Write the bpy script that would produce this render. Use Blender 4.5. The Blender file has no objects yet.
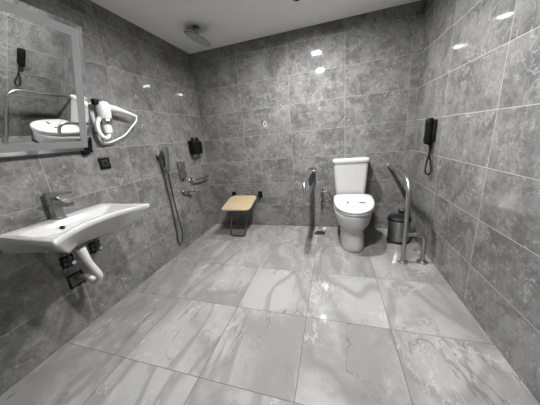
import bpy, bmesh, math, random
from mathutils import Vector, Matrix

C = bpy.context.scene.collection
sc = bpy.context.scene
PI = math.pi
XL, XR, YB, ZC = -1.645, 0.8025, 2.691, 2.204
YF = -0.70

# ------------------------------------------------------------------ materials
def new_mat(name):
    m = bpy.data.materials.new(name)
    m.use_nodes = True
    nt = m.node_tree
    b = nt.nodes['Principled BSDF']
    return m, nt, b

class G:
    """small helper for node graphs"""
    def __init__(self, nt): self.nt = nt
    def n(self, t, **kw):
        nd = self.nt.nodes.new(t)
        for k, v in kw.items(): setattr(nd, k, v)
        return nd
    def set(self, sock, v):
        if hasattr(v, 'is_linked') or hasattr(v, 'links'): self.nt.links.new(v, sock)
        else: sock.default_value = v
    def math(self, op, a, b=0.0, c=None):
        nd = self.n('ShaderNodeMath', operation=op)
        self.set(nd.inputs[0], a); self.set(nd.inputs[1], b)
        if c is not None: self.set(nd.inputs[2], c)
        return nd.outputs[0]
    def noise(self, vec, scale, detail=4.0, rough=0.55, dist=0.0):
        nd = self.n('ShaderNodeTexNoise')
        self.set(nd.inputs['Vector'], vec)
        nd.inputs['Scale'].default_value = scale
        nd.inputs['Detail'].default_value = detail
        nd.inputs['Roughness'].default_value = rough
        nd.inputs['Distortion'].default_value = dist
        return nd.outputs['Fac']
    def smooth(self, v, a, b, lo=0.0, hi=1.0):
        nd = self.n('ShaderNodeMapRange', interpolation_type='SMOOTHSTEP')
        self.set(nd.inputs['Value'], v)
        nd.inputs['From Min'].default_value = a; nd.inputs['From Max'].default_value = b
        nd.inputs['To Min'].default_value = lo; nd.inputs['To Max'].default_value = hi
        return nd.outputs['Result']
    def mix(self, f, a, b):
        nd = self.n('ShaderNodeMix', data_type='RGBA')
        self.set(nd.inputs[0], f); self.set(nd.inputs[6], a); self.set(nd.inputs[7], b)
        return nd.outputs[2]

def col(v, t=(1, 1, 1)): return (v * t[0], v * t[1], v * t[2], 1.0)

def tile_coords(g, ua, va, u0, v0, w, h, seed):
    """world position -> (distance to the nearest joint, per-tile shifted vector, per-tile random)"""
    geo = g.n('ShaderNodeNewGeometry')
    sep = g.n('ShaderNodeSeparateXYZ'); g.set(sep.inputs[0], geo.outputs['Position'])
    u = g.math('DIVIDE', g.math('SUBTRACT', sep.outputs[ua], u0), w)
    v = g.math('DIVIDE', g.math('SUBTRACT', sep.outputs[va], v0), h)
    iu, iv = g.math('FLOOR', u), g.math('FLOOR', v)
    fu, fv = g.math('SUBTRACT', u, iu), g.math('SUBTRACT', v, iv)
    du = g.math('MULTIPLY', g.math('MINIMUM', fu, g.math('SUBTRACT', 1.0, fu)), w)
    dv = g.math('MULTIPLY', g.math('MINIMUM', fv, g.math('SUBTRACT', 1.0, fv)), h)
    d = g.math('MINIMUM', du, dv)
    cmb = g.n('ShaderNodeCombineXYZ'); g.set(cmb.inputs[0], iu); g.set(cmb.inputs[1], iv); cmb.inputs[2].default_value = seed
    wn = g.n('ShaderNodeTexWhiteNoise', noise_dimensions='3D'); g.set(wn.inputs['Vector'], cmb.outputs[0])
    sc_ = g.n('ShaderNodeVectorMath', operation='SCALE'); g.set(sc_.inputs[0], wn.outputs['Color']); sc_.inputs['Scale'].default_value = 37.0
    ad = g.n('ShaderNodeVectorMath', operation='ADD'); g.set(ad.inputs[0], geo.outputs['Position']); g.set(ad.inputs[1], sc_.outputs[0])
    return d, ad.outputs[0], wn.outputs['Value']

WALL_T = (1.0, 1.0, 0.985)
def wall_tile(name, ua, u0, w, seed, joint=0.5):
    m, nt, b = new_mat(name); g = G(nt)
    d, vec, rnd = tile_coords(g, ua, 2, u0, 1.786 - 0.2998 * 8, w, 0.2998, seed)
    cloud = g.noise(vec, 4.2, 7, 0.66, 0.5)
    fine = g.noise(vec, 19.0, 7, 0.72, 0.9)
    t = g.math('ADD', g.math('MULTIPLY', cloud, 0.55), g.math('MULTIPLY', fine, 0.45))
    c = g.mix(g.smooth(t, 0.36, 0.65), col(WC0, WALL_T), col(WC1, WALL_T))
    # pale chalky flecks and wisps
    fl = g.math('ABSOLUTE', g.math('SUBTRACT', g.noise(vec, 8.5, 6, 0.66, 1.1), 0.5))
    patch = g.smooth(g.noise(vec, 5.5, 3, 0.5, 0.3), 0.48, 0.66)
    f = g.math('MULTIPLY', g.smooth(fl, 0.0, 0.030, 1.0, 0.0), g.math('MULTIPLY', patch, 0.55))
    c = g.mix(f, c, col(WC2, WALL_T))
    f2 = g.smooth(g.noise(vec, 30.0, 5, 0.7, 0.8), 0.57, 0.68, 0.0, 0.5)
    c = g.mix(f2, c, col(WC2, WALL_T))
    # dark smudges
    dk = g.math('MULTIPLY', g.smooth(g.noise(vec, 11.0, 6, 0.7, 0.6), 0.52, 0.72), 0.35)
    c = g.mix(dk, c, col(WC0 * 0.72, WALL_T))
    jt = g.smooth(d, 0.0007, 0.0022, 1.0, 0.0)
    c = g.mix(g.math('MULTIPLY', jt, joint), c, col(WJ))
    g.set(b.inputs['Base Color'], c)
    g.set(b.inputs['Roughness'], g.math('ADD', g.math('MULTIPLY', jt, 0.4), 0.055))
    b.inputs['Specular IOR Level'].default_value = 0.42
    return m

def stretched(g, vec, ang, kx, ky):
    mp = g.n('ShaderNodeMapping'); mp.inputs['Rotation'].default_value = (0, 0, math.radians(ang))
    mp.inputs['Scale'].default_value = (kx, ky, 1.0)
    g.set(mp.inputs['Vector'], vec)
    return mp.outputs[0]

def floor_tile():
    m, nt, b = new_mat('polished_marble_floor'); g = G(nt)
    d, vec, rnd = tile_coords(g, 0, 1, -0.176, 0.6947, 0.4935, 0.499, 3.0)
    v1 = stretched(g, vec, 38, 1.0, 0.38)
    v2 = stretched(g, vec, -52, 1.0, 0.45)
    v3 = stretched(g, vec, 20, 1.0, 0.7)
    cloud = g.noise(v3, 2.4, 5, 0.58, 0.6)
    fine = g.noise(vec, 26.0, 5, 0.65, 0.5)
    t = g.math('ADD', g.math('MULTIPLY', cloud, 0.8), g.math('MULTIPLY', fine, 0.2))
    c = g.mix(g.smooth(t, 0.38, 0.62), col(FC0), col(FC1))
    # soft broad grey bands
    bd = g.math('ABSOLUTE', g.math('SUBTRACT', g.noise(v1, 1.9, 3, 0.5, 0.5), 0.5))
    c = g.mix(g.smooth(bd, 0.0, 0.04, 0.65, 0.0), c, col(FC0 * 0.82))
    # thin dark veins, only in places
    vn = g.math('ABSOLUTE', g.math('SUBTRACT', g.noise(v1, 2.4, 6, 0.52, 0.35), 0.47))
    pt = g.smooth(g.noise(vec, 2.1, 2, 0.5), 0.40, 0.60)
    c = g.mix(g.math('MULTIPLY', g.smooth(vn, 0.0, 0.008, 1.0, 0.0), g.math('MULTIPLY', pt, 0.65)), c, col(FC0 * 0.5))
    v_n = g.math('ABSOLUTE', g.math('SUBTRACT', g.noise(v2, 2.0, 7, 0.56, 0.4), 0.52))
    pt2 = g.smooth(g.noise(vec, 2.6, 2, 0.5, 0.2), 0.46, 0.62)
    c = g.mix(g.math('MULTIPLY', g.smooth(v_n, 0.0, 0.007, 1.0, 0.0), g.math('MULTIPLY', pt2, 0.5)), c, col(FC0 * 0.55))
    # pale veins
    pv = g.math('ABSOLUTE', g.math('SUBTRACT', g.noise(v1, 4.6, 6, 0.64, 0.6), 0.53))
    pp = g.smooth(g.noise(vec, 3.1, 2, 0.5, 0.4), 0.45, 0.65)
    c = g.mix(g.math('MULTIPLY', g.smooth(pv, 0.0, 0.014, 1.0, 0.0), g.math('MULTIPLY', pp, 0.55)), c, col(FC2))
    jt = g.smooth(d, 0.0008, 0.0024, 1.0, 0.0)
    c = g.mix(g.math('MULTIPLY', jt, 0.92), c, col(0.03))
    g.set(b.inputs['Base Color'], c)
    g.set(b.inputs['Roughness'], g.math('ADD', g.math('MULTIPLY', jt, 0.4), g.math('MULTIPLY_ADD', fine, 0.05, 0.04)))
    b.inputs['Specular IOR Level'].default_value = 0.42
    return m

def simple(name, c, rough=0.4, metal=0.0, spec=0.5, var=0.0, vscale=30.0, emit=None, coat=0.0):
    m, nt, b = new_mat(name); g = G(nt)
    c4 = (c[0], c[1], c[2], 1.0)
    if var > 0:
        tc = g.n('ShaderNodeTexCoord')
        f = g.noise(tc.outputs['Object'], vscale, 4, 0.6)
        g.set(b.inputs['Base Color'], g.mix(f, tuple(x * (1 - var) for x in c) + (1,), tuple(min(1, x * (1 + var)) for x in c) + (1,)))
    else:
        b.inputs['Base Color'].default_value = c4
    b.inputs['Roughness'].default_value = rough
    b.inputs['Metallic'].default_value = metal
    b.inputs['Specular IOR Level'].default_value = spec
    b.inputs['Coat Weight'].default_value = coat
    if emit:
        b.inputs['Emission Color'].default_value = (1.0, 0.985, 0.96, 1)
        b.inputs['Emission Strength'].default_value = emit
    return m

def brushed(name, v, rough):
    m, nt, b = new_mat(name); g = G(nt)
    tc = g.n('ShaderNodeTexCoord')
    f = g.noise(tc.outputs['Object'], 40.0, 3, 0.6)
    g.set(b.inputs['Base Color'], g.mix(f, col(v * 0.95), col(v * 1.05)))
    b.inputs['Roughness'].default_value = rough
    b.inputs['Metallic'].default_value = 1.0
    return m

def wood():
    m, nt, b = new_mat('light_beech_plywood'); g = G(nt)
    tc = g.n('ShaderNodeTexCoord')
    mp = g.n('ShaderNodeMapping'); mp.inputs['Scale'].default_value = (14.0, 1.4, 6.0)
    g.set(mp.inputs['Vector'], tc.outputs['Object'])
    f = g.noise(mp.outputs[0], 5.0, 5, 0.6, 0.6)
    g.set(b.inputs['Base Color'], g.mix(f, (0.35, 0.27, 0.17, 1), (0.45, 0.36, 0.245, 1)))
    b.inputs['Roughness'].default_value = 0.42
    return m

WC0, WC1, WC2, WJ = 0.092, 0.212, 0.37, 0.36
FC0, FC1, FC2 = 0.195, 0.285, 0.42
LAMP = 1520.0

M = dict(
    wall_l=wall_tile('grey_stone_tile_left', 1, 1.486 - 6.0, 0.60, 1.0),
    wall_b=wall_tile('grey_stone_tile_back', 0, 0.125 - 0.593 * 6, 0.593, 2.0),
    wall_r=wall_tile('grey_stone_tile_right', 1, 1.494 - 6.0, 0.60, 5.0, 0.8),
    floor=floor_tile(),
    plaster=simple('white_plaster', (0.88, 0.88, 0.87), 0.9, spec=0.2, var=0.02, vscale=3),
    china=simple('white_glazed_ceramic', (0.455, 0.455, 0.45), 0.10, spec=0.55, coat=0.3, var=0.01, vscale=4),
    plastic=simple('white_glossy_plastic', (0.50, 0.50, 0.50), 0.22, var=0.01, vscale=6),
    dryer=simple('white_dryer_plastic', (0.72, 0.72, 0.72), 0.25, var=0.01, vscale=6),
    nozzles=simple('pale_grey_nozzle_rubber', (0.50, 0.51, 0.51), 0.4, var=0.05, vscale=60),
    pipe=simple('white_pipe_plastic', (0.55, 0.55, 0.545), 0.35, var=0.03, vscale=12),
    chrome=simple('polished_chrome', (0.52, 0.525, 0.53), 0.16, 1.0, var=0.04, vscale=8),
    steel=brushed('brushed_stainless_steel', 0.42, 0.36),
    binsteel=brushed('polished_bin_steel', 0.38, 0.32),
    dsteel=simple('dark_chrome', (0.13, 0.13, 0.135), 0.34, 1.0, var=0.06, vscale=20),
    black=simple('black_plastic', (0.004, 0.004, 0.004), 0.5, spec=0.15, var=0.1, vscale=20),
    rubber=simple('matt_black_rubber', (0.006, 0.006, 0.006), 0.6, spec=0.2, var=0.1, vscale=20),
    cavity=simple('dark_cut_tile_hole', (0.020, 0.020, 0.020), 0.9, spec=0.1, var=0.3, vscale=60),
    mortar=simple('grey_mortar', (0.16, 0.16, 0.155), 0.9, spec=0.1, var=0.35, vscale=60),
    frost=simple('frosted_glass_band', (0.17, 0.182, 0.182), 0.45, spec=0.4, var=0.03, vscale=5),
    wood=wood(),
    drain=simple('dark_drain_metal', (0.05, 0.05, 0.05), 0.4, 0.6, var=0.2, vscale=40),
    mirror=simple('silvered_mirror_glass', (0.86, 0.88, 0.875), 0.0, 1.0),
    lamp=simple('lit_lamp_diffuser', (0.9, 0.9, 0.9), 0.5, emit=LAMP),
    pink=simple('pale_pink_plastic', (0.62, 0.46, 0.40), 0.4, var=0.05, vscale=30),
    insert=simple('worn_black_plastic', (0.022, 0.022, 0.022), 0.4, spec=0.3, var=0.1, vscale=20),
    greymark=simple('dark_grey_print', (0.03, 0.03, 0.03), 0.7, spec=0.2, var=0.1, vscale=50),
)

# ------------------------------------------------------------------ object helpers
def thing(name, label, cat, loc, group=None):
    o = bpy.data.objects.new(name, None); C.objects.link(o)
    o.location = loc; o.empty_display_size = 0.05
    o['label'] = label; o['category'] = cat
    if group: o['group'] = group
    return o

def wloc(o):
    v = Vector(o.location)
    while o.parent: o = o.parent; v += Vector(o.location)
    return v

def obj(name, bm, m, parent=None, label=None, smooth=40):
    """link a bmesh given in world coordinates as one mesh object"""
    bmesh.ops.recalc_face_normals(bm, faces=bm.faces)
    if parent is not None:
        base = wloc(parent)
    else:
        xs = [v.co for v in bm.verts]
        base = Vector(((min(c.x for c in xs) + max(c.x for c in xs)) / 2, (min(c.y for c in xs) + max(c.y for c in xs)) / 2, min(c.z for c in xs)))
    bmesh.ops.translate(bm, verts=bm.verts, vec=-base)
    me = bpy.data.meshes.new(name); bm.to_mesh(me); bm.free()
    if smooth:
        for p in me.polygons: p.use_smooth = True
        me.set_sharp_from_angle(angle=math.radians(smooth))
    o = bpy.data.objects.new(name, me); C.objects.link(o)
    me.materials.append(M[m] if isinstance(m, str) else m)
    if parent is not None: o.parent = parent
    else: o.location = base
    if label: o['label'] = label
    return o

def tag(o, label, cat, group=None):
    o['label'] = label; o['category'] = cat
    if group: o['group'] = group
    return o

def struct(name, bm, m):
    bmesh.ops.recalc_face_normals(bm, faces=bm.faces)
    me = bpy.data.meshes.new(name); bm.to_mesh(me); bm.free()
    o = bpy.data.objects.new(name, me); C.objects.link(o)
    me.materials.append(M[m]); o['kind'] = 'structure'
    return o

def box(a, b, bev=0.0, seg=2, bm=None, frame=None):
    """axis box from corner a to corner b; optional frame = (origin, ux, uy, uz)"""
    t = bmesh.new()
    bmesh.ops.create_cube(t, size=1.0)
    for v in t.verts:
        v.co = Vector([(a[i] + b[i]) / 2 + v.co[i] * (b[i] - a[i]) for i in range(3)])
    if bev > 0:
        bmesh.ops.bevel(t, geom=list(t.edges), offset=bev, segments=seg, profile=0.5, affect='EDGES')
    if frame:
        o, ux, uy, uz = frame
        for v in t.verts: v.co = o + ux * v.co.x + uy * v.co.y + uz * v.co.z
    return join(bm, t)

def join(bm, t):
    if bm is None: return t
    me = bpy.data.meshes.new('tmp'); t.to_mesh(me); t.free()
    bm.from_mesh(me); bpy.data.meshes.remove(me)
    return bm

def loft(rings, cap0=True, cap1=True, bm=None, closed=False):
    t = bmesh.new()
    R = [[t.verts.new(p) for p in r] for r in rings]
    n = len(R[0])
    pairs = list(zip(R, R[1:])) + ([(R[-1], R[0])] if closed else [])
    for r0, r1 in pairs:
        for i in range(n):
            j = (i + 1) % n
            try: t.faces.new((r0[i], r0[j], r1[j], r1[i]))
            except ValueError: pass
    if not closed:
        if cap0: t.faces.new(R[0])
        if cap1: t.faces.new(list(reversed(R[-1])))
    return join(bm, t)

def frame_for(d):
    d = d.normalized()
    a = Vector((0, 0, 1)) if abs(d.z) < 0.9 else Vector((1, 0, 0))
    u = d.cross(a).normalized(); return u, d.cross(u).normalized()

def fillet(pts, r, seg=6):
    pts = [Vector(p) for p in pts]
    out = [pts[0]]
    for i in range(1, len(pts) - 1):
        a, b, c = pts[i - 1], pts[i], pts[i + 1]
        d0, d1 = (a - b), (c - b)
        rr = min(r, d0.length * 0.48, d1.length * 0.48)
        p0, p1 = b + d0.normalized() * rr, b + d1.normalized() * rr
        for k in range(seg + 1):
            s = k / seg
            out.append(p0 * (1 - s) ** 2 + b * 2 * s * (1 - s) + p1 * s * s)
    out.append(pts[-1]); return out

def spline(pts, seg=8):
    P = [Vector(p) for p in pts]
    P = [P[0] * 2 - P[1]] + P + [P[-1] * 2 - P[-2]]
    out = []
    for i in range(1, len(P) - 2):
        for k in range(seg):
            t = k / seg
            a, b, c, d = P[i - 1], P[i], P[i + 1], P[i + 2]
            out.append(0.5 * ((2 * b) + (c - a) * t + (2 * a - 5 * b + 4 * c - d) * t * t + (3 * b - a - 3 * c + d) * t ** 3))
    out.append(P[-2]); return out

def tube(path, r, n=14, bm=None, sx=1.0):
    """r: number or list; parallel-transport sweep with caps"""
    path = [Vector(p) for p in path]
    rs = r if isinstance(r, (list, tuple)) else [r] * len(path)
    rings = []; u = None
    for i, p in enumerate(path):
        d = (path[min(i + 1, len(path) - 1)] - path[max(i - 1, 0)]).normalized()
        if u is None: u, w = frame_for(d)
        else:
            u = (u - d * u.dot(d)).normalized(); w = d.cross(u).normalized()
        rings.append([p + (u * math.cos(2 * PI * k / n) * sx + w * math.sin(2 * PI * k / n)) * rs[i] for k in range(n)])
    return loft(rings, bm=bm)

def cyl(p0, p1, r, r1=None, n=24, bev=0.0, bm=None):
    p0, p1 = Vector(p0), Vector(p1); d = p1 - p0
    r1 = r if r1 is None else r1
    if bev > 0:
        L = d.length; e = d.normalized() * bev
        return tube([p0, p0 + e, p1 - e, p1], [r - bev, r, r1, r1 - bev], n, bm)
    return tube([p0, p1], [r, r1], n, bm)

def lathe(axis0, d, prof, n=32, bm=None):
    """prof: list of (radius, height along d)"""
    d = Vector(d).normalized(); u, w = frame_for(d); o = Vector(axis0)
    return loft([[o + d * h + (u * math.cos(2 * PI * k / n) + w * math.sin(2 * PI * k / n)) * max(r, 1e-4) for k in range(n)] for r, h in prof], bm=bm)

def resample(poly, n):
    P = [Vector(p) for p in poly]; P.append(P[0])
    L = [0]
    for a, b in zip(P, P[1:]): L.append(L[-1] + (b - a).length)
    out = []; j = 0
    for k in range(n):
        s = L[-1] * k / n
        while L[j + 1] < s: j += 1
        out.append(P[j].lerp(P[j + 1], (s - L[j]) / max(1e-9, L[j + 1] - L[j])))
    return out

def superring(cx, cy, z, a, bf, bb, e=2.4, n=48, eb=None):
    """egg outline: half width a, bf towards -y (front), bb towards +y (back)"""
    out = []
    for k in range(n):
        t = 2 * PI * k / n
        c, s = math.cos(t), math.sin(t)
        ee = e if s < 0 else (eb or e)
        x = a * math.copysign(abs(c) ** (2 / ee), c)
        y = (bf if s < 0 else bb) * math.copysign(abs(s) ** (2 / ee), s)
        out.append(Vector((cx + x, cy + y, z)))
    return out

# ------------------------------------------------------------------ the room
struct('floor', box((XL - 0.1, -3.4, -0.1), (XR + 0.1, YB + 0.1, 0.0)), 'floor')
struct('ceiling', box((XL - 0.1, -3.4, ZC), (XR + 0.1, YB + 0.1, ZC + 0.1)), 'plaster')
struct('wall_left', box((XL - 0.1, YF, 0), (XL, YB, ZC)), 'wall_l')
struct('wall_right', box((XR, YF, 0), (XR + 0.1, YB, ZC)), 'wall_r')
struct('wall_back', box((XL - 0.1, YB, 0), (XR + 0.1, YB + 0.1, ZC)), 'wall_b')
bm = box((XL - 0.1, YF - 0.1, 0), (-0.85, YF, ZC))
box((0.15, YF - 0.1, 0), (XR + 0.1, YF, ZC), bm=bm)
box((-0.85, YF - 0.1, 2.06), (0.15, YF, ZC), bm=bm)
struct('wall_front', bm, 'wall_b')
bm = box((-1.25, -3.3, 0), (-1.15, YF - 0.1, ZC))
box((0.5, -3.3, 0), (0.6, YF - 0.1, ZC), bm=bm)
box((-1.25, -3.4, 0), (0.6, -3.3, ZC), bm=bm)
struct('wall_hallway', bm, 'plaster')

# ------------------------------------------------------------------ lamps in the ceiling
def downlight(x, y, label, R=0.062):
    t = thing('ceiling_downlight', label, 'ceiling lamp', (x, y, ZC), 'round ceiling downlights')
    n = 40
    rings = []
    for r, z in ((R, -0.0), (R + 0.016, -0.0), (R + 0.016, -0.010), (R + 0.012, -0.014), (R + 0.002, -0.014), (R, -0.010)):
        rings.append([Vector((x + r * math.cos(2 * PI * k / n), y + r * math.sin(2 * PI * k / n), ZC + z)) for k in range(n)])
    obj('trim_ring', loft(rings, closed=True), 'plaster', t)
    obj('diffuser', lathe((x, y, ZC - 0.006), (0, 0, 1), [(0.0, 0), (R - 0.001, 0), (R - 0.001, 0.005), (0.0, 0.005)], n), 'lamp', t, 'glowing round lamp face')
    return t
downlight(-0.20, 1.88, 'round lit ceiling downlight nearest the toilet and back wall')
downlight(-0.20, 0.94, 'round lit ceiling downlight in the middle of the room')
downlight(-0.30, -2.30, 'round lit ceiling downlight out in the hallway', 0.036)

t = thing('ceiling_sensor', 'small round ceiling fitting seen at the top edge of the view', 'sensor', (-0.262, 2.13, ZC))
obj('base', lathe((-0.262, 2.13, ZC), (0, 0, -1), [(0.0, 0), (0.045, 0), (0.045, 0.008), (0.036, 0.014), (0.0, 0.014)]), 'plastic', t)
obj('lens', lathe((-0.262, 2.13, ZC - 0.013), (0, 0, -1), [(0.0, 0), (0.022, 0), (0.016, 0.010), (0.0, 0.013)]), 'black', t)

# ------------------------------------------------------------------ tilted mirror
th, ph = math.radians(16.25), math.radians(0.5)
nrm = Vector((math.cos(th) * math.cos(ph), math.sin(ph), -math.sin(th))).normalized()
uy = Vector((0, 0, 1)).cross(nrm).normalized()          # along the wall, towards the back
uz = nrm.cross(uy).normalized()                          # up the glass
org = Vector((XL + 0.034, 0.865, 1.178))
W2, HH = 0.310, 0.728
fr = (org, nrm, uy, uz)
t = thing('wall_mirror', 'large rectangular mirror tilted forward above the washbasin, with a frosted border band', 'mirror', (XL, 0.865, 1.178))
obj('mirror_glass', box((-0.004, -W2, 0), (0.0, W2, HH), frame=fr), 'mirror', t, smooth=None)
obj('back_panel', box((-0.026, -W2 + 0.004, 0.004), (-0.0045, W2 - 0.004, HH - 0.004), 0.002, frame=fr), 'steel', t)
bm = None
i0, w = 0.022, 0.044
for a, b in (((0.0002, -W2 + i0, i0), (0.0012, W2 - i0, i0 + w)), ((0.0002, -W2 + i0, HH - i0 - w), (0.0012, W2 - i0, HH - i0)),
             ((0.0002, -W2 + i0, i0 + w), (0.0012, -W2 + i0 + w, HH - i0 - w)), ((0.0002, W2 - i0 - w, i0 + w), (0.0012, W2 - i0, HH - i0 - w))):
    bm = box(a, b, frame=fr, bm=bm)
obj('frosted_band', bm, 'frost', t, 'grey frosted border band set into the mirror', smooth=None)
for s in (-1, 1):
    bm = box((-0.030, -0.055, -0.016), (0.002, 0.012, -0.0005), 0.002)
    box((-0.030, 0.0005, -0.016), (-0.004, 0.012, 0.085), 0.002, bm=bm)
    for v in bm.verts:
        c = v.co.copy(); v.co = org + nrm * c.x + uy * (s * (W2 + c.y)) + uz * c.z
    yy = 0.865 + s * (W2 - 0.03)
    box((XL, yy - 0.02, 1.150), (XL + 0.024, yy + 0.02, 1.176), 0.002, bm=bm)
    obj('hinge_bracket', bm, 'black', t, 'black hinge clip at lower mirror corner')
for s in (-1, 1):
    y = 0.865 + s * 0.2
    top = org + uy * (s * 0.2) + uz * (HH - 0.06) - nrm * 0.024
    obj('stay_arm', tube([Vector((XL + 0.004, y, top.z - 0.05)), top], 0.006), 'black', t)

# ------------------------------------------------------------------ washbasin
def basin_outline(zx, inset=0.0, rear=XL + 0.002, front=-1.180, mid=-1.295, hw=0.284, yc=0.868, n=96, rc=0.03):
    """outline with concave front edge; rc rounds the front horns"""
    hwi = hw - inset
    fr_ = front - inset
    def edge(t):                      # t in -1..1 along the front edge, concave in the middle
        return mid - inset * 0.9 + (fr_ - mid + inset * 0.9) * (abs(t) ** 2.1)
    out = []
    def seg(a, b, k):
        for i in range(k): out.append(a.lerp(b, i / k))
    def arc(a, c, b, k):
        for i in range(k):
            q = i / k; out.append(a * (1 - q) ** 2 + c * 2 * q * (1 - q) + b * q * q)
    A = Vector((rear, yc - hwi, zx)); B = Vector((rear, yc + hwi, zx))
    tq = 1 - rc / hwi
    near = [Vector((fr_ - rc, yc - hwi, zx)), Vector((fr_, yc - hwi, zx)), Vector((edge(tq), yc - hwi * tq, zx))]
    far = [Vector((edge(tq), yc + hwi * tq, zx)), Vector((fr_, yc + hwi, zx)), Vector((fr_ - rc, yc + hwi, zx))]
    r2 = rc * 0.6
    arc(Vector((rear, yc - hwi + r2, zx)), A, Vector((rear + r2, yc - hwi, zx)), 5)
    seg(Vector((rear + r2, yc - hwi, zx)), near[0], 14); arc(*near, 7)
    for i in range(36):
        t = -tq + 2 * tq * i / 36
        out.append(Vector((edge(t), yc + t * hwi, zx)))
    arc(*far, 7); seg(far[2], Vector((rear + r2, yc + hwi, zx)), 14)
    arc(Vector((rear + r2, yc + hwi, zx)), B, Vector((rear, yc + hwi - r2, zx)), 5)
    seg(Vector((rear, yc + hwi - r2, zx)), Vector((rear, yc - hwi + r2, zx)), 20)
    return out

def shrink(ring, z, fx, fy, x0=XL + 0.002, yc=0.868):
    out = []
    for p in ring:
        q = min(1.0, max(0.0, (p.x - x0) / 0.32)) ** 0.8
        wz = min(1.0, max(0.0, (z - 0.630) / 0.075))
        k = 1.0 - wz * (1.0 - q)
        out.append(Vector((x0 + (p.x - x0) * fx, yc + (p.y - yc) * (1 - (1 - fy) * k), z)))
    return out

o0 = basin_outline(0)
t = thing('washbasin', 'white wall hung ceramic washbasin with a concave front edge', 'washbasin', (XL, 0.868, 0.64))
rings = []
for z, fx, fy in ((0.630, 0.36, 0.30), (0.633, 0.50, 0.42), (0.643, 0.60, 0.52), (0.665, 0.70, 0.62), (0.700, 0.81, 0.77), (0.738, 0.91, 0.90), (0.762, 0.975, 0.975), (0.773, 1, 1), (0.789, 1, 1), (0.796, 0.99, 0.988)):
    rings.append(shrink(o0, z, fx, fy))
inn = basin_outline(0, inset=0.034, rear=XL + 0.125, rc=0.05)
def sh2(z, f, fy):
    cx = -1.45
    return [Vector((cx + (p.x - cx) * f, 0.868 + (p.y - 0.868) * fy, z)) for p in inn]
for z, f, fy in ((0.797, 1.05, 1.03), (0.792, 1.0, 1.0), (0.783, 0.94, 0.955), (0.766, 0.80, 0.85), (0.750, 0.60, 0.66), (0.740, 0.38, 0.40), (0.737, 0.1, 0.08)):
    rings.append(sh2(z, f, fy))
obj('basin_bowl', loft(rings), 'china', t, smooth=70)
OVF, OVN = Vector((-1.497, 0.800, 0.7625)), Vector((0.30, 0.10, 1.0)).normalized()
obj('overflow_hole', cyl(OVF - OVN * 0.006, OVF + OVN * 0.003, 0.0125, n=20), 'cavity', t, 'small dark overflow hole')
obj('waste_plug', lathe((-1.44, 0.868, 0.7375), (0, 0, 1), [(0, 0), (0.03, 0), (0.032, 0.003), (0.026, 0.006), (0, 0.007)]), 'chrome', t, 'chrome waste plug')

t = thing('basin_faucet', 'square chrome single lever faucet on the washbasin deck', 'faucet', (-1.587, 0.850, 0.797))
fy0 = 0.850
obj('base_plate', box((-1.615, fy0 - 0.027, 0.797), (-1.558, fy0 + 0.027, 0.804), 0.002), 'chrome', t)
bm = bmesh.new()
ringsf = []
for z, xo, hx, hy in ((0.803, -1.588, 0.022, 0.0235), (0.85, -1.588, 0.021, 0.023), (0.925, -1.588, 0.021, 0.023), (0.938, -1.587, 0.020, 0.022)):
    ringsf.append([Vector((xo + sx * hx, fy0 + sy * hy, z)) for sx, sy in ((-1, -1), (1, -1), (1, 1), (-1, 1))])
obj('body', loft(ringsf), 'chrome', t, smooth=20)
bm = loft([[Vector((x, fy0 + sy * hy, z + dz)) for sy, dz in ((-1, 0), (1, 0), (1, h), (-1, h))] for x, z, hy, h in ((-1.575, 0.888, 0.021, 0.040), (-1.52, 0.882, 0.021, 0.033), (-1.450, 0.874, 0.020, 0.025))])
obj('spout', bm, 'chrome', t, smooth=20)
bm = loft([[Vector((x, fy0 + sy * hy, z + dz)) for sy, dz in ((-1, 0), (1, 0), (1, h), (-1, h))] for x, z, hy, h in ((-1.625, 0.946, 0.023, 0.012), (-1.56, 0.942, 0.023, 0.016), (-1.49, 0.946, 0.018, 0.011), (-1.435, 0.950, 0.015, 0.007))])
obj('lever', bm, 'chrome', t, smooth=20)

# waste trap below the basin
t = thing('drain_trap', 'white plastic waste pipe and trap hanging under the washbasin', 'pipe', (-1.42, 0.835, 0.40))
obj('tailpiece', cyl((-1.42, 0.806, 0.6295), (-1.42, 0.822, 0.535), 0.025, 0.020), 'pipe', t)
path = fillet([(-1.42, 0.820, 0.545), (-1.42, 0.832, 0.500), (-1.415, 0.862, 0.405), (-1.47, 0.860, 0.345), (-1.515, 0.860, 0.380)], 0.05, 8)
obj('bend', tube(path, 0.0195, 18), 'pipe', t)
obj('wall_pipe', tube(fillet([(-1.510, 0.860, 0.374), (-1.545, 0.860, 0.392), (-1.646, 0.860, 0.358)], 0.03), 0.018, 16), 'mortar', t, 'grey pipe running from the trap into the wall')

def frame_yz(y0, y1, z0, z1, w, x0, x1, rag=0.0, seed=1):
    """ragged rectangular rim on the left wall"""
    rnd = random.Random(seed); N = 40
    base = resample([Vector((0, y0, z0)), Vector((0, y1, z0)), Vector((0, y1, z1)), Vector((0, y0, z1))], N)
    cy, cz = (y0 + y1) / 2, (z0 + z1) / 2
    r = []
    outer, inner = [], []
    for p in base:
        j = 1 + rnd.uniform(-rag, rag); k = 1 + rnd.uniform(-rag, rag)
        outer.append(Vector((0, cy + (p.y - cy) * j, cz + (p.z - cz) * j)))
        fy = 1 - w / max(1e-6, (y1 - y0) / 2); fz = 1 - w / max(1e-6, (z1 - z0) / 2)
        inner.append(Vector((0, cy + (p.y - cy) * fy * k, cz + (p.z - cz) * fz * k)))
    at = lambda R, x: [Vector((x, p.y, p.z)) for p in R]
    return loft([at(outer, x0), at(outer, x1), at(inner, x1), at(inner, x0)], closed=True)

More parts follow.
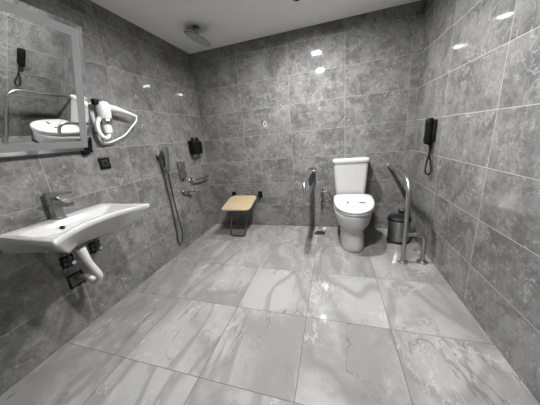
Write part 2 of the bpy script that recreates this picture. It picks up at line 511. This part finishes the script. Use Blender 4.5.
def angle_valve(y, z, label, seed):
    t = thing('angle_valve', label, 'valve', (XL, y, z), 'stop valves under the washbasin')
    obj('wall_opening', frame_yz(y - 0.038, y + 0.038, z - 0.040, z + 0.040, 0.014, XL - 0.002, XL + 0.004, 0.13, seed), 'cavity', t, 'ragged dark hole cut in the tile')
    obj('stub', cyl((XL - 0.001, y, z), (XL + 0.045, y, z), 0.011), 'chrome', t)
    bm = cyl((XL + 0.030, y, z - 0.018), (XL + 0.030, y, z + 0.035), 0.014, bev=0.003)
    obj('body', bm, 'dsteel', t)
    obj('handle', cyl((XL + 0.043, y, z), (XL + 0.066, y, z), 0.017, 0.015, bev=0.003), 'chrome', t)
    pth = spline([(XL + 0.030, y, z + 0.033), (XL + 0.05, y - 0.01, z + 0.07), (XL + 0.09, y - 0.008, z + 0.085), (XL + 0.09, y - 0.004, z + 0.105)])
    obj('supply_hose', tube(pth, 0.0065, 10), 'dsteel', t, 'dark braided supply hose')
    return t
angle_valve(1.022, 0.508, 'chrome stop valve in a ragged dark tile hole, right of the white trap', 4)
angle_valve(0.842, 0.500, 'dark stop valve in a tile hole, left of the white trap under the washbasin', 9)
t = thing('drain_outlet', 'square dark cut-out in the tiles where the washbasin waste enters the wall', 'wall outlet', (XL, 0.852, 0.358))
obj('cut_edge', frame_yz(0.806, 0.900, 0.312, 0.404, 0.012, XL - 0.002, XL + 0.004, 0.05, 3), 'cavity', t, 'black ragged edge of the hole')
obj('mortar_fill', box((XL + 0.0002, 0.818, 0.324), (XL + 0.002, 0.888, 0.392)), 'mortar', t)

# ------------------------------------------------------------------ hair dryer on the wall
hx = XL + 0.075
t = thing('hair_dryer', 'white wall mounted hair dryer with its cord looped beside the mirror', 'hair dryer', (XL, 1.30, 1.22))
obj('wall_plate', box((XL + 0.001, 1.255, 1.300), (XL + 0.020, 1.345, 1.500), 0.006, 3), 'dryer', t)
obj('barrel', lathe((hx, 1.308, 1.385), (0, 0.00, 1), [(0, 0), (0.034, 0), (0.040, 0.01), (0.044, 0.05), (0.045, 0.095), (0.042, 0.110), (0.0, 0.112)], 28), 'dryer', t)
obj('air_intake', lathe((hx, 1.306, 1.494), (0, 0, 1), [(0, 0), (0.040, 0), (0.040, 0.008), (0.030, 0.016), (0, 0.016)], 28), 'steel', t)
obj('switch', box((hx - 0.012, 1.240, 1.478), (hx + 0.022, 1.276, 1.514), 0.005), 'black', t, 'black switch block on top of the dryer')
obj('holder_ring', lathe((hx, 1.306, 1.350), (0, 0, 1), [(0.0, 0), (0.036, 0), (0.038, 0.006), (0.038, 0.030), (0.034, 0.036), (0, 0.036)], 28), 'chrome', t, 'chrome ring of the holder')
obj('holder_arm', box((XL + 0.016, 1.292, 1.356), (hx - 0.03, 1.322, 1.380), 0.003), 'black', t)
obj('nozzle', lathe((hx, 1.303, 1.352), (0, 0, -1), [(0, 0), (0.026, 0), (0.028, 0.03), (0.027, 0.062), (0.022, 0.064), (0, 0.06)], 24), 'dryer', t)
obj('handle', tube([(hx, 1.335, 1.470), (hx + 0.002, 1.41, 1.462), (hx + 0.003, 1.50, 1.443), (hx + 0.002, 1.592, 1.420)], [0.025, 0.021, 0.014, 0.008], 16), 'dryer', t)
obj('power_cord', tube(spline([(hx + 0.002, 1.588, 1.421), (hx, 1.578, 1.385), (hx - 0.005, 1.51, 1.325), (hx - 0.015, 1.445, 1.272), (hx - 0.03, 1.36, 1.235), (hx - 0.045, 1.300, 1.222), (XL + 0.020, 1.27, 1.24), (XL + 0.014, 1.275, 1.31)], 8), 0.0062, 10), 'dryer', t)
obj('hose_loop', tube(spline([(hx, 1.262, 1.392), (hx + 0.004, 1.232, 1.345), (hx + 0.004, 1.232, 1.290), (hx + 0.003, 1.262, 1.255), (hx + 0.002, 1.296, 1.268), (hx, 1.303, 1.305)], 8), [0.0135] * 41, 14), 'dryer', t, 'thick white U shaped loop')

t = thing('wall_socket', 'square black power socket on the tiles below the hair dryer', 'socket', (XL, 1.264, 1.033))
obj('plate', box((XL, 1.222, 1.034), (XL + 0.010, 1.306, 1.118), 0.004, 3), 'black', t)
obj('insert', box((XL + 0.009, 1.240, 1.052), (XL + 0.013, 1.288, 1.100), 0.002), 'insert', t)
bm = box((XL + 0.0125, 1.252, 1.064), (XL + 0.0138, 1.276, 1.088), 0.0005)
obj('socket_well', bm, 'rubber', t)

# ------------------------------------------------------------------ shower corner, left wall
sx_, sy_ = XL + 0.045, 1.866
t = thing('hand_shower', 'slim chrome stick hand shower with a hanging hose on the left wall', 'shower', (XL, sy_, 0.10))
obj('wall_bracket', box((XL, 1.825, 0.925), (XL + 0.05, 1.875, 0.965), 0.004), 'chrome', t)
obj('outlet_elbow', cyl((XL, 1.808, 1.068), (XL + 0.035, 1.808, 1.068), 0.024, bev=0.003), 'dsteel', t)
bm = loft([[Vector((sx_ + dx * 0.012, y + dy * hw, z)) for dx, dy in ((-1, -0.8), (-0.8, -1), (0.8, -1), (1, -0.8), (1, 0.8), (0.8, 1), (-0.8, 1), (-1, 0.8))] for y, hw, z in ((1.862, 0.018, 0.915), (1.866, 0.027, 0.96), (1.876, 0.033, 1.05), (1.884, 0.034, 1.14), (1.884, 0.030, 1.147))])
obj('handset', bm, 'chrome', t, smooth=30)
pth = spline([(sx_, 1.862, 0.920), (sx_ + 0.003, 1.858, 0.82), (sx_, 1.862, 0.62), (sx_, 1.872, 0.46), (sx_ - 0.005, 1.892, 0.30), (sx_ - 0.012, 1.905, 0.215), (sx_ - 0.018, 1.892, 0.145), (sx_ - 0.025, 1.850, 0.110), (sx_ - 0.028, 1.836, 0.16), (sx_ - 0.028, 1.842, 0.30), (sx_ - 0.025, 1.838, 0.60), (sx_ - 0.025, 1.822, 0.90), (sx_ - 0.022, 1.808, 1.05)], 8)
obj('hose', tube(pth, 0.0075, 10), 'dsteel', t, 'dark metal shower hose hanging in a long loop')

t = thing('shower_mixer', 'chrome shower mixer with two stacked square knobs beside the hand shower', 'mixer', (XL, 2.11, 0.80))
obj('plate', box((XL, 2.062, 0.790), (XL + 0.010, 2.158, 0.980), 0.003), 'chrome', t)
for z in (0.932, 0.838):
    k = obj('knob', box((XL + 0.010, 2.066, z - 0.040), (XL + 0.048, 2.150, z + 0.040), 0.006, 3), 'chrome', t)
    obj('index_pin', cyl((XL + 0.047, 2.118, z + 0.022), (XL + 0.056, 2.118, z + 0.022), 0.007), 'chrome', k)

t = thing('soap_dispenser', 'black double soap dispenser bottles in a rack on the tiles', 'dispenser', (XL, 2.40, 1.02))
obj('rack', box((XL, 2.335, 1.040), (XL + 0.012, 2.510, 1.200), 0.003), 'black', t)
for y in (2.378, 2.467):
    b = obj('bottle', box((XL + 0.012, y - 0.043, 1.035), (XL + 0.080, y + 0.043, 1.180), 0.006, 3), 'black', t)
    obj('cap', lathe((XL + 0.048, y, 1.183), (0, 0, 1), [(0, 0), (0.030, 0), (0.026, 0.018), (0.010, 0.048), (0, 0.050)], 20), 'black', b)
    obj('pump_lever', box((XL + 0.026, y - 0.018, 0.995), (XL + 0.070, y + 0.018, 1.032), 0.004), 'steel', b, 'grey push lever under the bottle')

t = thing('curved_rail', 'short curved chrome rail on the left wall under the black dispenser', 'rail', (XL, 2.40, 0.70))
bm = cyl((XL, 2.255, 0.738), (XL + 0.014, 2.255, 0.738), 0.030, bev=0.003)
obj('flange', bm, 'chrome', t)
bm = cyl((XL, 2.600, 0.728), (XL + 0.014, 2.600, 0.728), 0.026, bev=0.003)
obj('flange', bm, 'chrome', t)
pth = fillet([(XL + 0.01, 2.255, 0.738), (XL + 0.050, 2.258, 0.738), (XL + 0.066, 2.40, 0.732), (XL + 0.060, 2.590, 0.730), (XL + 0.01, 2.600, 0.730)], 0.03, 8)
obj('bar', tube(pth, 0.0115, 14), 'chrome', t)

t = thing('spout_tap', 'small chrome tap low on the left wall under the curved rail', 'tap', (XL, 2.09, 0.60))
obj('flange', cyl((XL, 2.085, 0.640), (XL + 0.012, 2.085, 0.640), 0.028, bev=0.003), 'dsteel', t)
obj('body', cyl((XL + 0.01, 2.085, 0.640), (XL + 0.06, 2.085, 0.640), 0.012, bev=0.003), 'chrome', t)
obj('spout', tube(fillet([(XL + 0.045, 2.085, 0.640), (XL + 0.050, 2.14, 0.632), (XL + 0.052, 2.235, 0.604)], 0.02), [0.010] * 9, 12), 'chrome', t)
obj('lever', tube([(XL + 0.058, 2.088, 0.636), (XL + 0.060, 2.105, 0.575), (XL + 0.055, 2.120, 0.545)], [0.008, 0.007, 0.006], 12), 'dsteel', t)

# rain shower
rx, ry = -1.212, 2.160
t = thing('rain_shower', 'round chrome rain shower head hanging from the ceiling', 'shower', (rx, ry, 2.09))
obj('ceiling_flange', cyl((rx, ry, ZC - 0.012), (rx, ry, ZC), 0.032, bev=0.003), 'dsteel', t)
obj('arm', cyl((rx, ry, ZC - 0.092), (rx, ry, ZC - 0.01), 0.011), 'steel', t)
hn = Vector((math.tan(math.radians(24)), math.tan(math.radians(8)), 1)).normalized()
hc = Vector((rx, ry, 2.100))
obj('ball_joint', lathe(hc + hn * 0.004, hn, [(0, 0), (0.014, 0.001), (0.020, 0.010), (0.014, 0.020), (0, 0.022)], 20), 'chrome', t)
h = obj('head', lathe(hc, hn, [(0, 0), (0.120, 0.0), (0.125, 0.003), (0.123, 0.006), (0.05, 0.009), (0, 0.011)], 48), 'steel', t)
obj('nozzle_plate', lathe(hc - hn * 0.0012, hn, [(0, 0), (0.112, 0), (0.112, 0.001), (0, 0.001)], 48), 'nozzles', h, 'pale grey nozzle face')

# ------------------------------------------------------------------ folding shower seat
t = thing('shower_bench', 'fold down wooden shower seat with grey metal legs on the back wall', 'shower bench', (-1.117, 2.43, 0))
def rrect(x0, x1, y0, y1, z, r):
    pts = fillet([(x0 + r, y0, z), (x1, y0, z), (x1, y1, z), (x0, y1, z), (x0, y0, z), (x0 + r, y0, z)], r, 6)
    return resample(pts[:-1], 72)
sx0, sx1, sy0, sy1 = -1.300, -0.934, 2.262, 2.605
zat = lambda y: 0.448 - (sy1 - y) * 0.22                     # the board slopes down to the front
base = rrect(sx0, sx1, sy0, sy1, 0, 0.07)
cx0, cy0 = (sx0 + sx1) / 2, (sy0 + sy1) / 2
def ring(dz, f):
    return [Vector((cx0 + (p.x - cx0) * f, cy0 + (p.y - cy0) * f, zat(cy0 + (p.y - cy0) * f) + dz)) for p in base]
obj('seat_board', loft([ring(-0.020, 0.98), ring(-0.016, 1.0), ring(-0.004, 1.0), ring(0, 0.985)]), 'wood', t)
bm = None
for x in (-1.262, -0.972):
    bm = tube([(x, sy0 + 0.05, zat(sy0 + 0.05) - 0.032), (x, 2.655, zat(2.655) - 0.032)], 0.011, 12, bm)
bm = tube([(-1.262, 2.45, zat(2.45) - 0.032), (-0.972, 2.45, zat(2.45) - 0.032)], 0.010, 12, bm)
obj('seat_frame', bm, 'dsteel', t)
for x in (-1.300, -0.925):
    bm = box((x - 0.028, YB - 0.014, 0.395), (x + 0.028, YB, 0.478), 0.003)
    box((x - 0.010, 2.630, 0.405), (x + 0.010, YB - 0.010, 0.455), 0.003, bm=bm)
    obj('wall_bracket', bm, 'black', t, 'black hinge plate on the wall')
obj('hinge_bar', tube([(-1.300, 2.645, 0.425), (-0.925, 2.645, 0.425)], 0.009, 12), 'dsteel', t)
pth = fillet([(-1.235, 2.455, 0.375), (-1.237, 2.305, 0.012), (-1.045, 2.305, 0.012), (-1.022, 2.455, 0.375)], 0.035, 8)
obj('folding_leg', tube(pth, 0.0105, 14), 'dsteel', t)

# ------------------------------------------------------------------ toilet
tx = 0.178
t = thing('toilet', 'white close coupled toilet with closed lid against the back wall', 'toilet', (tx, 2.35, 0))
bxc = 0.192
rings = [superring(bxc - 0.008, 2.35, z, a, bf, bb, e, eb=4.5) for z, a, bf, bb, e in (
    (0.0, 0.118, 0.272, 0.250, 2.6), (0.012, 0.122, 0.280, 0.250, 2.6), (0.05, 0.118, 0.274, 0.250, 2.6), (0.13, 0.116, 0.258, 0.250, 2.6),
    (0.185, 0.116, 0.256, 0.250, 2.5), (0.212, 0.126, 0.268, 0.250, 2.35), (0.242, 0.152, 0.300, 0.252, 2.3), (0.28, 0.170, 0.324, 0.255, 2.2), (0.32, 0.175, 0.335, 0.258, 2.2), (0.36, 0.182, 0.346, 0.262, 2.2), (0.392, 0.184, 0.350, 0.262, 2.2), (0.400, 0.178, 0.342, 0.258, 2.2))]
obj('bowl', loft(rings), 'china', t, smooth=70)
def slope(r): return [Vector((p.x, p.y, p.z + max(0, (p.y - 1.99)) * 0.07)) for p in r]
rings = [slope(superring(bxc, 2.32, z, 0.187 * f, 0.328 * f, 0.160 * f, 2.25, eb=4.5)) for z, f in ((0.403, 0.97), (0.406, 1.0), (0.417, 1.0), (0.421, 0.985))]
obj('seat', loft(rings), 'plastic', t, smooth=60)
rings = [slope(superring(bxc, 2.32, z, 0.190 * f, 0.333 * f, 0.165 * f, 2.25, eb=4.5)) for z, f in ((0.425, 0.985), (0.428, 1.0), (0.441, 1.0), (0.447, 0.985), (0.451, 0.93), (0.454, 0.7), (0.455, 0.2))]
lid = obj('lid', loft(rings), 'plastic', t, smooth=60)
for x, y, a, b in ((0.134, 2.205, 0.007, 0.022), (0.263, 2.198, 0.026, 0.009)):
    z = 0.4560 + (y - 1.99) * 0.07
    obj('sticker', box((x - a, y - b, z - 0.004), (x + a, y + b, z + 0.0035), 0.0004), 'greymark', lid, 'small dark mark on the lid')
for s in (-1, 1):
    obj('lid_hinge', cyl((bxc + s * 0.075 - 0.02, 2.482, 0.440), (bxc + s * 0.075 + 0.02, 2.482, 0.440), 0.012, bev=0.002), 'plastic', t)
def cring(z, hw, y0, y1, cxo=0.0):
    r = 0.03
    return [Vector((p.x, p.y, z)) for p in resample(fillet([(tx - hw + r, y1, z), (tx + hw, y1, z), (tx + hw, y0, z), (tx - hw, y0, z), (tx - hw, y1, z), (tx - hw + r, y1, z)], r, 6)[:-1], 64)]
obj('cistern', loft([cring(0.402, 0.135, 2.515, 2.684), cring(0.42, 0.148, 2.510, 2.686), cring(0.55, 0.158, 2.506, 2.687), cring(0.70, 0.168, 2.500, 2.688), cring(0.815, 0.175, 2.496, 2.688)]), 'china', t, smooth=50)
obj('cistern_lid', loft([cring(0.815, 0.178, 2.490, 2.688), cring(0.820, 0.183, 2.486, 2.689), cring(0.848, 0.184, 2.485, 2.689), cring(0.858, 0.178, 2.492, 2.687), cring(0.862, 0.150, 2.515, 2.675)]), 'china', t, smooth=50)
obj('flush_button', lathe((tx, 2.59, 0.861), (0, 0, 1), [(0, 0), (0.028, 0), (0.028, 0.006), (0.024, 0.009), (0, 0.009)], 24), 'chrome', t, 'round chrome flush button')

# supply valves left of the toilet
t = thing('supply_valve', 'chrome angle valve with bidet hose on the back wall left of the toilet', 'valve', (-0.135, YB, 0.48))
obj('flange', cyl((-0.135, YB - 0.010, 0.482), (-0.135, YB, 0.482), 0.026, bev=0.003), 'chrome', t)
obj('body', cyl((-0.135, YB - 0.060, 0.482), (-0.135, YB - 0.008, 0.482), 0.013, bev=0.002), 'chrome', t)
obj('outlet', cyl((-0.135, YB - 0.045, 0.478), (-0.070, YB - 0.045, 0.470), 0.010, bev=0.002), 'chrome', t)
obj('handle', box((-0.152, YB - 0.084, 0.470), (-0.118, YB - 0.058, 0.494), 0.004), 'chrome', t)
obj('hose', tube(spline([(-0.074, YB - 0.045, 0.471), (-0.035, YB - 0.05, 0.43), (0.01, YB - 0.06, 0.33), (0.04, YB - 0.07, 0.26), (0.07, YB - 0.08, 0.24)]), 0.0065, 10), 'dsteel', t, 'thin metal hose running behind the bowl')
t = thing('stop_valve', 'lower small stop valve below the chrome angle valve beside the toilet', 'valve', (-0.138, YB, 0.30))
obj('flange', cyl((-0.138, YB - 0.008, 0.315), (-0.138, YB, 0.315), 0.024, bev=0.003), 'chrome', t)
obj('body', cyl((-0.138, YB - 0.050, 0.315), (-0.138, YB - 0.006, 0.315), 0.012, bev=0.002), 'dsteel', t)
obj('handle', box((-0.154, YB - 0.066, 0.304), (-0.122, YB - 0.048, 0.326), 0.004), 'dsteel', t)
obj('hose', tube(spline([(-0.138, YB - 0.035, 0.318), (-0.12, YB - 0.04, 0.36), (-0.06, YB - 0.055, 0.36), (0.0, YB - 0.06, 0.29), (0.05, YB - 0.07, 0.18)]), 0.006, 10), 'dsteel', t, 'thin metal hose')

# ------------------------------------------------------------------ grab bars
gx = -0.243
t = thing('grab_bar', 'folding U shaped steel grab bar on the wall left of the toilet', 'grab bar', (gx, YB, 0.54))
obj('wall_plate', box((gx - 0.042, YB - 0.008, 0.545), (gx + 0.042, YB, 0.757), 0.002), 'dsteel', t)
bm = box((gx - 0.030, YB - 0.050, 0.690), (gx - 0.020, YB - 0.006, 0.745), 0.002)
box((gx + 0.020, YB - 0.050, 0.690), (gx + 0.030, YB - 0.006, 0.745), 0.002, bm=bm)
cyl((gx - 0.036, YB - 0.034, 0.722), (gx + 0.036, YB - 0.034, 0.722), 0.010, bm=bm)
obj('hinge', bm, 'steel', t)
pth = fillet([(gx - 0.004, YB - 0.030, 0.722), (gx - 0.012, 1.955, 0.722), (gx + 0.004, 1.965, 0.556), (gx + 0.008, YB - 0.012, 0.570)], 0.085, 10)
obj('loop_bar', tube(pth, 0.016, 16), 'steel', t)

px_ = 0.573
t = thing('grab_bar', 'floor standing steel support rail bent down beside the pedal bin', 'grab bar', (px_, 1.961, 0))
pth = fillet([(px_ + 0.006, YB - 0.012, 0.738), (px_ + 0.004, 1.961, 0.738), (px_, 1.961, 0.008)], 0.15, 12)
obj('main_rail', tube(pth, 0.0175, 18), 'steel', t)
pth = fillet([(px_ + 0.012, 1.962, 0.262), (0.726, 1.983, 0.258), (0.726, 1.983, 0.008)], 0.065, 10)
obj('side_leg', tube(pth, 0.0165, 18), 'steel', t)
obj('wall_flange', cyl((px_ + 0.006, YB - 0.012, 0.738), (px_ + 0.006, YB, 0.738), 0.024, bev=0.003), 'steel', t)
obj('foot_flange', lathe((px_, 1.961, 0), (0, 0, 1), [(0, 0), (0.040, 0), (0.040, 0.006), (0.034, 0.014), (0.02, 0.017), (0, 0.017)]), 'steel', t)
obj('foot_flange', lathe((0.726, 1.983, 0), (0, 0, 1), [(0, 0), (0.040, 0), (0.040, 0.006), (0.034, 0.014), (0.02, 0.017), (0, 0.017)]), 'steel', t)

# ------------------------------------------------------------------ pedal bin
bx, by, br = 0.640, 2.395, 0.100
t = thing('pedal_bin', 'round stainless pedal bin with black base in the back right corner', 'bin', (bx, by, 0))
obj('base_ring', lathe((bx, by, 0), (0, 0, 1), [(0, 0), (br + 0.006, 0), (br + 0.006, 0.018), (br, 0.024), (0, 0.024)], 40), 'black', t)
obj('body', lathe((bx, by, 0.022), (0, 0, 1), [(0, 0), (br, 0), (br, 0.212), (br - 0.003, 0.216), (0, 0.216)], 48), 'binsteel', t)
obj('rim', lathe((bx, by, 0.234), (0, 0, 1), [(0, 0), (br + 0.004, 0), (br + 0.004, 0.014), (br, 0.018), (0, 0.018)], 48), 'black', t)
obj('lid', lathe((bx, by, 0.250), (0, 0, 1), [(0, 0), (br + 0.002, 0), (br, 0.008), (br * 0.85, 0.017), (br * 0.5, 0.024), (0, 0.027)], 48), 'dsteel', t)
bm = box((bx - 0.085, by - br - 0.030, 0.010), (bx - 0.055, by - br + 0.040, 0.022), 0.004)
obj('pedal', box((bx - 0.118, by - br + 0.005, 0.008), (bx - 0.070, by - br + 0.05, 0.022), 0.005), 'black', t); bm.free()
obj('hinge', box((bx + 0.02, by + br - 0.012, 0.20), (bx + 0.07, by + br + 0.014, 0.262), 0.005), 'black', t)

t = thing('wall_fitting', 'small dark fitting with a chrome top on the wall behind the pedal bin', 'wall fitting', (0.72, YB, 0.2))
obj('plate', box((0.70, YB - 0.010, 0.180), (0.79, YB, 0.250), 0.003), 'dsteel', t)
obj('arm', tube(fillet([(0.715, YB - 0.01, 0.235), (0.700, YB - 0.085, 0.262), (0.780, YB - 0.085, 0.258)], 0.02), 0.010, 12), 'chrome', t)
obj('hook', tube(fillet([(0.776, YB - 0.085, 0.258), (0.785, YB - 0.085, 0.20), (0.760, YB - 0.085, 0.15)], 0.025), 0.012, 12), 'black', t)

# ------------------------------------------------------------------ phone handset on the right wall
t = thing('wall_phone', 'black wall telephone handset with a dangling cord loop on right wall', 'telephone', (XR, 2.205, 0.73))
obj('cradle', box((XR - 0.026, 2.182, 0.995), (XR, 2.232, 1.170), 0.006, 3), 'rubber', t)
bm = loft([[Vector((x + dx * hx_, 2.206 + dy * 0.024, z)) for dx, dy in ((-1, -0.7), (-0.7, -1), (0.7, -1), (1, -0.7), (1, 0.7), (0.7, 1), (-0.7, 1), (-1, 0.7))]
           for x, hx_, z in ((XR - 0.048, 0.010, 0.976), (XR - 0.049, 0.024, 0.984), (XR - 0.051, 0.026, 1.02), (XR - 0.054, 0.018, 1.05), (XR - 0.055, 0.017, 1.11), (XR - 0.051, 0.025, 1.14), (XR - 0.048, 0.024, 1.178), (XR - 0.046, 0.012, 1.186))])
obj('handset', bm, 'black', t, smooth=50)
pth = []
ctrl = spline([(XR - 0.040, 2.195, 0.985), (XR - 0.035, 2.185, 0.93), (XR - 0.040, 2.190, 0.87), (XR - 0.046, 2.200, 0.80), (XR - 0.048, 2.190, 0.745), (XR - 0.034, 2.165, 0.728), (XR - 0.020, 2.160, 0.765), (XR - 0.024, 2.175, 0.83), (XR - 0.030, 2.190, 0.89), (XR - 0.022, 2.200, 0.95), (XR - 0.018, 2.206, 1.0)], 14)
for i, p in enumerate(ctrl):
    a = i * 1.25
    pth.append(p + Vector((math.cos(a) * 0.004, math.sin(a) * 0.004, 0)))
obj('coiled_cord', tube(pth, 0.0058, 8), 'rubber', t)

# ------------------------------------------------------------------ small things
t = thing('floor_drain', 'small dark rectangular drain grate in the floor left of the toilet', 'drain', (-0.157, 2.497, 0))
obj('frame', box((-0.212, 2.452, 0.0), (-0.102, 2.545, 0.0025), 0.0008), 'drain', t)
bm = None
for k in range(6):
    y = 2.464 + k * 0.0138
    bm = box((-0.202, y, 0.0022), (-0.112, y + 0.006, 0.0036), bm=bm)
obj('grate', bm, 'dsteel', t, smooth=None)

rc = Vector((-0.778, YB - 0.004, 1.309))
pts = [rc + Vector((0.017 * math.cos(a), 0, 0.030 * math.sin(a))) for a in [2 * PI * k / 32 for k in range(32)]]
rings = []
for k in range(32):
    d = (pts[(k + 1) % 32] - pts[k - 1]).normalized(); u = Vector((0, 1, 0)); w = d.cross(u)
    rings.append([pts[k] + (u * math.cos(a) + w * math.sin(a)) * 0.004 for a in [2 * PI * j / 8 for j in range(8)]])
tag(obj('wall_ring', loft(rings, closed=True), 'pink'), 'tiny pale pink oval ring on the back wall above the shower seat', 'ring')

# ------------------------------------------------------------------ camera, view
yaw, pitch, roll = 0.3097, 0.267, -0.093
cy, sy = math.cos(yaw), math.sin(yaw); cp, sp = math.cos(pitch), math.sin(pitch); cr, sr = math.cos(roll), math.sin(roll)
F = Vector((-sy * cp, cy * cp, -sp)); R = Vector((cy, sy, 0)); U = R.cross(F)
R2 = R * cr + U * sr; U2 = -R * sr + U * cr
cam = bpy.data.cameras.new('camera'); co = bpy.data.objects.new('camera', cam); C.objects.link(co)
co.matrix_world = Matrix(((R2.x, U2.x, -F.x, 0), (R2.y, U2.y, -F.y, 0), (R2.z, U2.z, -F.z, 1.1554), (0, 0, 0, 1)))
cam.sensor_fit = 'HORIZONTAL'; cam.sensor_width = 36.0
cam.lens = 221.5566 / 540 * 36.0
cam.shift_x = (270 - 265.3182) / 540
cam.shift_y = (198.1622 - 202.5) / 540
cam.clip_start = 0.02
sc.camera = co

w = bpy.data.worlds.new('world'); sc.world = w; w.use_nodes = True
w.node_tree.nodes['Background'].inputs[0].default_value = (0.0, 0.0, 0.0, 1)

sc.view_settings.view_transform = 'Standard'
sc.view_settings.look = 'None'
sc.view_settings.gamma = 1.0
sc.view_settings.use_curve_mapping = False
sc.view_settings.exposure = 0.0
sc.cycles.use_denoising = True
sc.cycles.max_bounces = 10
sc.cycles.diffuse_bounces = 6
sc.cycles.glossy_bounces = 6
sc.cycles.sample_clamp_indirect = 25.0
sc.cycles.caustics_reflective = False
sc.cycles.caustics_refractive = False
